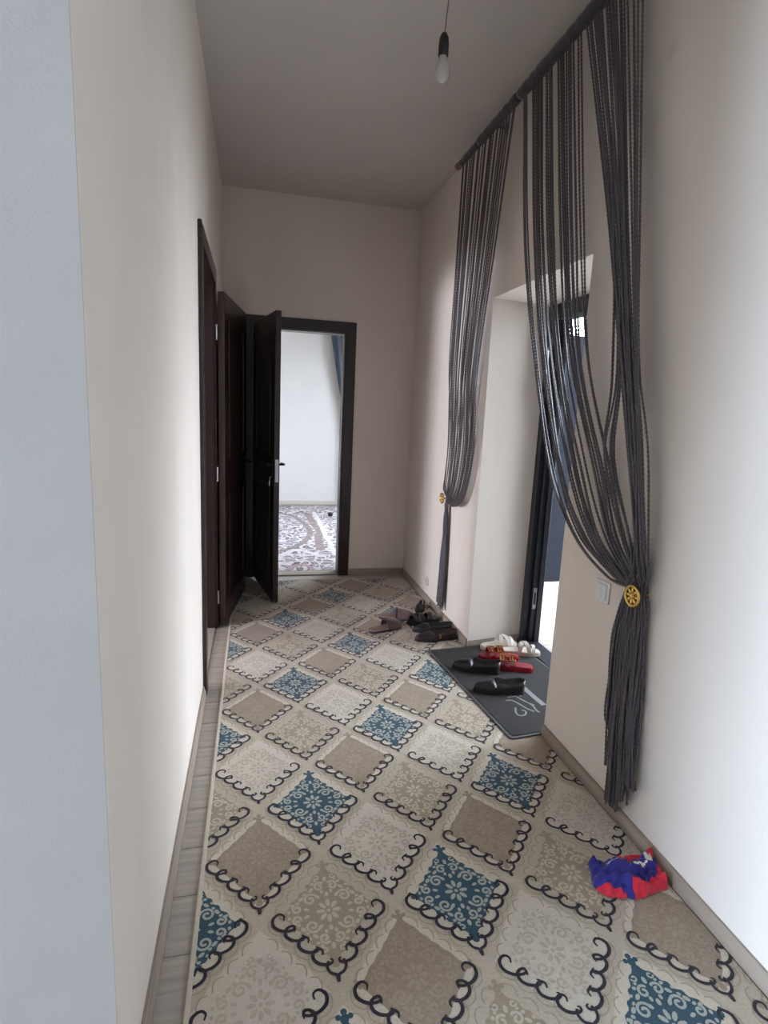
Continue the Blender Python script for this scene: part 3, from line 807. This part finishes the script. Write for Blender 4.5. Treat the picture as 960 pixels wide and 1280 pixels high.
# white sandals with crossed straps, heel towards -x
def white_sandal(loc, rz, label):
    t = thing('white_sandal', label, 'sandal', loc, rz, 'white strappy sandals'); L, W = .245, .090
    F = [(1-u, v) for u, v in FOOT][::-1]
    sole(t, L, W, F, 0, .020, 'sandal_sole', bend=.04)
    sole(t, L*.97, W*.95, F, .020, .025, 'sandal_white', name='footbed', grow=0, bend=.04)
    for u0, u1, h, sk in ((.50, .60, .052, .10), (.56, .66, .056, -.10), (.78, .86, .036, .02)):
        bm = bmesh.new(); band(bm, L, W, F, u0, u1, .018, h, bend=.04, skew=sk); obj('strap', bm, 'sandal_white', t)
    return t
white_sandal((1.500, 3.085, ZM), 0.12, 'white strappy sandal against the recess baseboard, behind its twin')
white_sandal((1.590, 2.975, ZM), -0.25, 'white strappy sandal in front of its twin, above the red slides')

# mauve slippers, toe towards -x when rz = 0
def slipper(loc, rz, label):
    t = thing('mauve_slipper', label, 'slipper', loc, rz, 'mauve house slippers'); L, W = .255, .100
    sole(t, L, W, FOOT, 0, .012, 'mauve_lining')
    sole(t, L*.98, W*.96, FOOT, .012, .018, 'mauve_bed', name='footbed', grow=0)
    hp = [(0, .012), (.05, .030), (.15, .042), (.3, .052), (.48, .062), (.6, .064)]
    bm = bmesh.new(); NU, NS = 18, 18; G = []
    for i in range(NU+1):
        u = .0+.52*i/NU; h = hw(u, hp); w_ = hw(u, FOOT)*W/2+.002
        G.append([bm.verts.new(((u-.5)*L, .06*W*math.sin(PI*u)+w_*math.sin(s*PI/2), .010+h*max(0, 1-abs(math.sin(s*PI/2))**2.6)**.5)) for s in [-1+2*k/NS for k in range(NS+1)]])
    for a, b in zip(G, G[1:]):
        for k in range(NS): bm.faces.new((a[k], a[k+1], b[k+1], b[k]))
    o = obj('upper', bm, 'mauve_felt', t, smooth=True)
    md = o.modifiers.new('thick', 'SOLIDIFY'); md.thickness = .005; md.offset = -1
    rim = [((.52-.5)*L, .06*W*math.sin(PI*.52)+(hw(.52, FOOT)*W/2+.001)*math.sin(s*PI/2), .012+.062*max(0, 1-abs(math.sin(s*PI/2))**2.6)**.5) for s in [-1+2*k/16 for k in range(17)]]
    bm = bmesh.new(); tube(bm, rim, .006, 8); obj('fluffy_rim', bm, 'mauve_lining', t, smooth=True)
    return t
slipper((.858, 3.475, RT+.0026), math.radians(204), 'mauve slipper lying nearer on the runner, toe towards the dark shoes')
slipper((.985, 3.665, RT+.0026), math.radians(168), 'mauve slipper lying farther on the runner, behind its twin')

# dark shoes by the wall
black_shoe((1.150, 3.270, RT+.0026), math.radians(4), 'dark brown loafer with a gold buckle at the corner of the recess', m='brown_leather', name='loafer', gold=True, low=.8, L=.285, W=.104)
black_shoe((1.165, 3.400, RT+.0026), math.radians(-6), 'black loafer lying behind the brown one with a gold buckle', name='loafer', low=.85)
def black_sandal(loc, rz, label, L=.25):
    t = thing('black_sandal', label, 'sandal', loc, rz); W = .09
    sole(t, L, W, FOOT, 0, .022, 'black_sole'); sole(t, L*.97, W*.95, FOOT, .022, .026, 'black_leather', name='footbed', grow=0)
    for u0, u1, h in ((.14, .26, .036), (.32, .46, .044), (.60, .72, .040)):
        bm = bmesh.new(); band(bm, L, W, FOOT, u0, u1, .02, h, th=.005); obj('strap', bm, 'black_leather', t)
    return t
black_sandal((1.150, 3.560, RT+.0026), math.radians(14), 'black strappy sandal on the runner between the loafers and the small shoe')
black_shoe((1.200, 3.800, RT+.0026), math.radians(62), 'small black shoe nearest to the end wall under the far curtain', name='small_shoe', L=.15, W=.066, low=.7)

# ------------------------------------------------------------------ crumpled cloth
def cloth():
    bm = bmesh.new(); NX, NY = 84, 54; G = []
    lx, ly = .245, .135
    for i in range(NX+1):
        row = []
        for k in range(NY+1):
            a, b = i/NX*2-1, k/NY*2-1
            e = 1-.14*(abs(a)**3)*abs(b)**2
            x, y = a*lx/2*e, b*ly/2*e*(1.0-.12*a)
            q = Vector((x*15, y*15, 1.7))
            x += .022*noise.noise(q)+.005*noise.noise(q*4); y += .022*noise.noise(q+Vector((5, 3, 9)))+.006*noise.noise(q*4+Vector((1, 7, 2)))
            edge = max(0, min(1, (1-abs(a))*5)*min(1, (1-abs(b))*4))
            # folds run mostly lengthwise, ridged where the cloth is pinched
            f1 = 1-min(1, 3.0*abs(noise.noise(Vector((x*8+y*5, y*26-x*4, .4)))))
            f2 = 1-min(1, 2.6*abs(noise.noise(Vector((x*30, y*34, 4.1)))))
            z = .004+edge**.6*(.014+.026*f1+.012*f2+.014*noise.noise(Vector((x*11, y*11, 8.3)))+.012*max(0, a))
            row.append(bm.verts.new((x, y, max(.003, z))))
        G.append(row)
    for i in range(NX):
        for k in range(NY):
            f = bm.faces.new((G[i][k], G[i+1][k], G[i+1][k+1], G[i][k+1]))
            a, b = (i+.5)/NX*2-1, (k+.5)/NY*2-1
            c = f.calc_center_median()
            n1 = noise.noise(Vector((c.x*22, c.y*22, 2.2)))*.30+noise.noise(Vector((c.x*60, c.y*60, 5.2)))*.10
            mi = 1
            if b < -.70+.55*max(0, a)+n1 and a > -.25: mi = 0          # lower hem
            if b > .52-.25*a+n1 and a > .05: mi = 0                    # upper hem
            if a > .80+n1*.5: mi = 0
            if a < -.62+n1 and b < -.35+n1: mi = 0                     # near corner
            w1 = b-(-.02+.42*(a-.1))+n1*.3
            if abs(w1) < .10*(1-abs(a-.22)/.30) and abs(a-.22) < .30: mi = 2
            if abs(b-(.42+.30*a)+n1*.3) < .06 and -.42 < a < -.08: mi = 2
            if abs(b-.40+n1*.6) < .17 and .48 < a < .74: mi = 2
            f.material_index = mi
    o = obj('crumpled_cloth', bm, None, smooth=True, mats=['cloth_red', 'cloth_blue', 'cloth_white'])
    md = o.modifiers.new('thick', 'SOLIDIFY'); md.thickness = .002; md.offset = 1
    return o
cl = cloth()
tag(cl, 'crumpled red and blue cloth with white streaks on the runner by the right wall', 'cloth')
cl.location = (1.175, 1.345, RT+.0005); cl.rotation_euler = (0, 0, math.radians(-4))

# ------------------------------------------------------------------ bright room through the doorway
def rug_material():
    m = bpy.data.materials.new('ornate_rug'); m.use_nodes = True; nt = m.node_tree; b = nt.nodes['Principled BSDF']
    b.inputs['Roughness'].default_value = .95; b.inputs['Specular IOR Level'].default_value = .1
    N = nt.nodes.new; K = nt.links.new
    tc = N('ShaderNodeTexCoord')
    ns = N('ShaderNodeTexNoise'); ns.inputs['Scale'].default_value = 5; ns.inputs['Detail'].default_value = 2; K(tc.outputs['Object'], ns.inputs['Vector'])
    ad = N('ShaderNodeVectorMath'); ad.operation = 'MULTIPLY_ADD'; ad.inputs[1].default_value = (.25, .25, 0)
    K(ns.outputs['Color'], ad.inputs[0]); K(tc.outputs['Object'], ad.inputs[2])
    vo = N('ShaderNodeTexVoronoi'); vo.feature = 'DISTANCE_TO_EDGE'; vo.inputs['Scale'].default_value = 10.5; K(ad.outputs[0], vo.inputs['Vector'])
    vr = N('ShaderNodeValToRGB'); vr.color_ramp.elements[0].position = .07; vr.color_ramp.elements[1].position = .16
    vr.color_ramp.elements[0].color = (*lin((204, 198, 200)), 1); vr.color_ramp.elements[1].color = (*lin((92, 78, 82)), 1)
    e = vr.color_ramp.elements.new(.30); e.color = (*lin((160, 150, 152)), 1)
    K(vo.outputs['Distance'], vr.inputs[0]); K(vr.outputs[0], b.inputs['Base Color'])
    MATS['ornate_rug'] = m
rug_material()
mat('rug_band', (142, 130, 128), 0.95, var=.25, scale=26, spec=.1)
mat('rug_light', (204, 198, 200), 0.95, var=.10, scale=30, spec=.1)
mat('rug_pink', (170, 150, 150), 0.95, var=.08, scale=40, spec=.1)
br = thing('ornate_rug', 'white and grey ornate rug covering the bright room floor', 'rug', (0, 0, 0))
bm = bmesh.new(); box(bm, -1.2, 1.75, 4.90, 8.25, .0005, .009, bev=.003); obj('field', bm, 'ornate_rug', br)
def floor_band(pts, wd, m, z):
    bm = bmesh.new(); P = crom([(*onz(px, py, .009).to_2d(), 0) for px, py in pts], 6)
    ribbon(bm, [(p.x, p.y) for p in P], wd, z, 0); obj('rug_band', bm, m, br)
floor_band([(345, 641), (362, 644), (376, 651), (386, 661), (386, 671), (374, 681), (358, 687), (344, 690)], .07, 'rug_band', .0096)
floor_band([(372, 640), (384, 643), (392, 655), (400, 665), (398, 672), (401, 688)], .09, 'rug_band', .0100)
floor_band([(392, 640), (399, 652), (406, 668), (413, 680), (419, 694)], .05, 'rug_light', .0104)
floor_band([(344, 700), (356, 692), (372, 688), (388, 691), (402, 696)], .06, 'rug_light', .0104)
floor_band([(360, 713), (366, 708), (376, 706), (386, 708), (392, 713)], .05, 'rug_pink', .0104)
P = onz(413, 645, .01)
bm = bmesh.new(); lathe(bm, [(.022, 0), (.032, .012), (.033, .03), (.022, .048), (.004, .053)], (0, 0, 0), 16)
so = tag(obj('small_dark_ball', bm, 'socket_black', smooth=True), 'tiny dark round thing on the bright room rug', 'toy'); so.location = (P.x, P.y, .0105)
# drape
rc = thing('drape', 'grey-blue drape tied back in the upper right of the bright doorway', 'drape', (0, 0, 0))
bm = bmesh.new(); NX, NZ_ = 60, 40; G = []
for k in range(NZ_+1):
    z = lerp(.06, 2.85, k/NZ_)
    pin = math.exp(-((z-1.55)/.33)**2)
    if z > 1.55: xl = lerp(1.225, 1.03, min(1, (z-1.55)/1.0)**.85); xr = lerp(1.40, 1.70, min(1, (z-1.55)/1.0))
    else: xl = lerp(1.225, 1.30, min(1, (1.55-z)/.5)); xr = lerp(1.40, 1.55, min(1, (1.55-z)/.5))
    row = []
    for i in range(NX+1):
        s = i/NX; row.append(bm.verts.new((lerp(xl, xr, s), 8.26+.045*math.sin(s*34+.6*math.sin(z*2))*(1-.5*pin), z)))
    G.append(row)
for a, b in zip(G, G[1:]):
    for i in range(NX): bm.faces.new((a[i], a[i+1], b[i+1], b[i]))
o = obj('cloth', bm, 'curtain_cloth', rc, smooth=True); md = o.modifiers.new('thick', 'SOLIDIFY'); md.thickness = .004
bm = bmesh.new(); tube(bm, [(1.20, 8.20, 1.53), (1.31, 8.17, 1.56), (1.42, 8.22, 1.59), (1.42, 8.34, 1.6), (1.31, 8.345, 1.56), (1.20, 8.30, 1.53), (1.20, 8.20, 1.53)], .014, 8); obj('tieback', bm, 'plastic_white', rc, smooth=True)
bm = bmesh.new(); tube(bm, [(.5, 8.28, 2.86), (1.8, 8.28, 2.86)], .013, 10); box(bm, 1.2, 1.22, 8.28, 8.3995, 2.85, 2.87); obj('rail', bm, 'black_metal', rc)
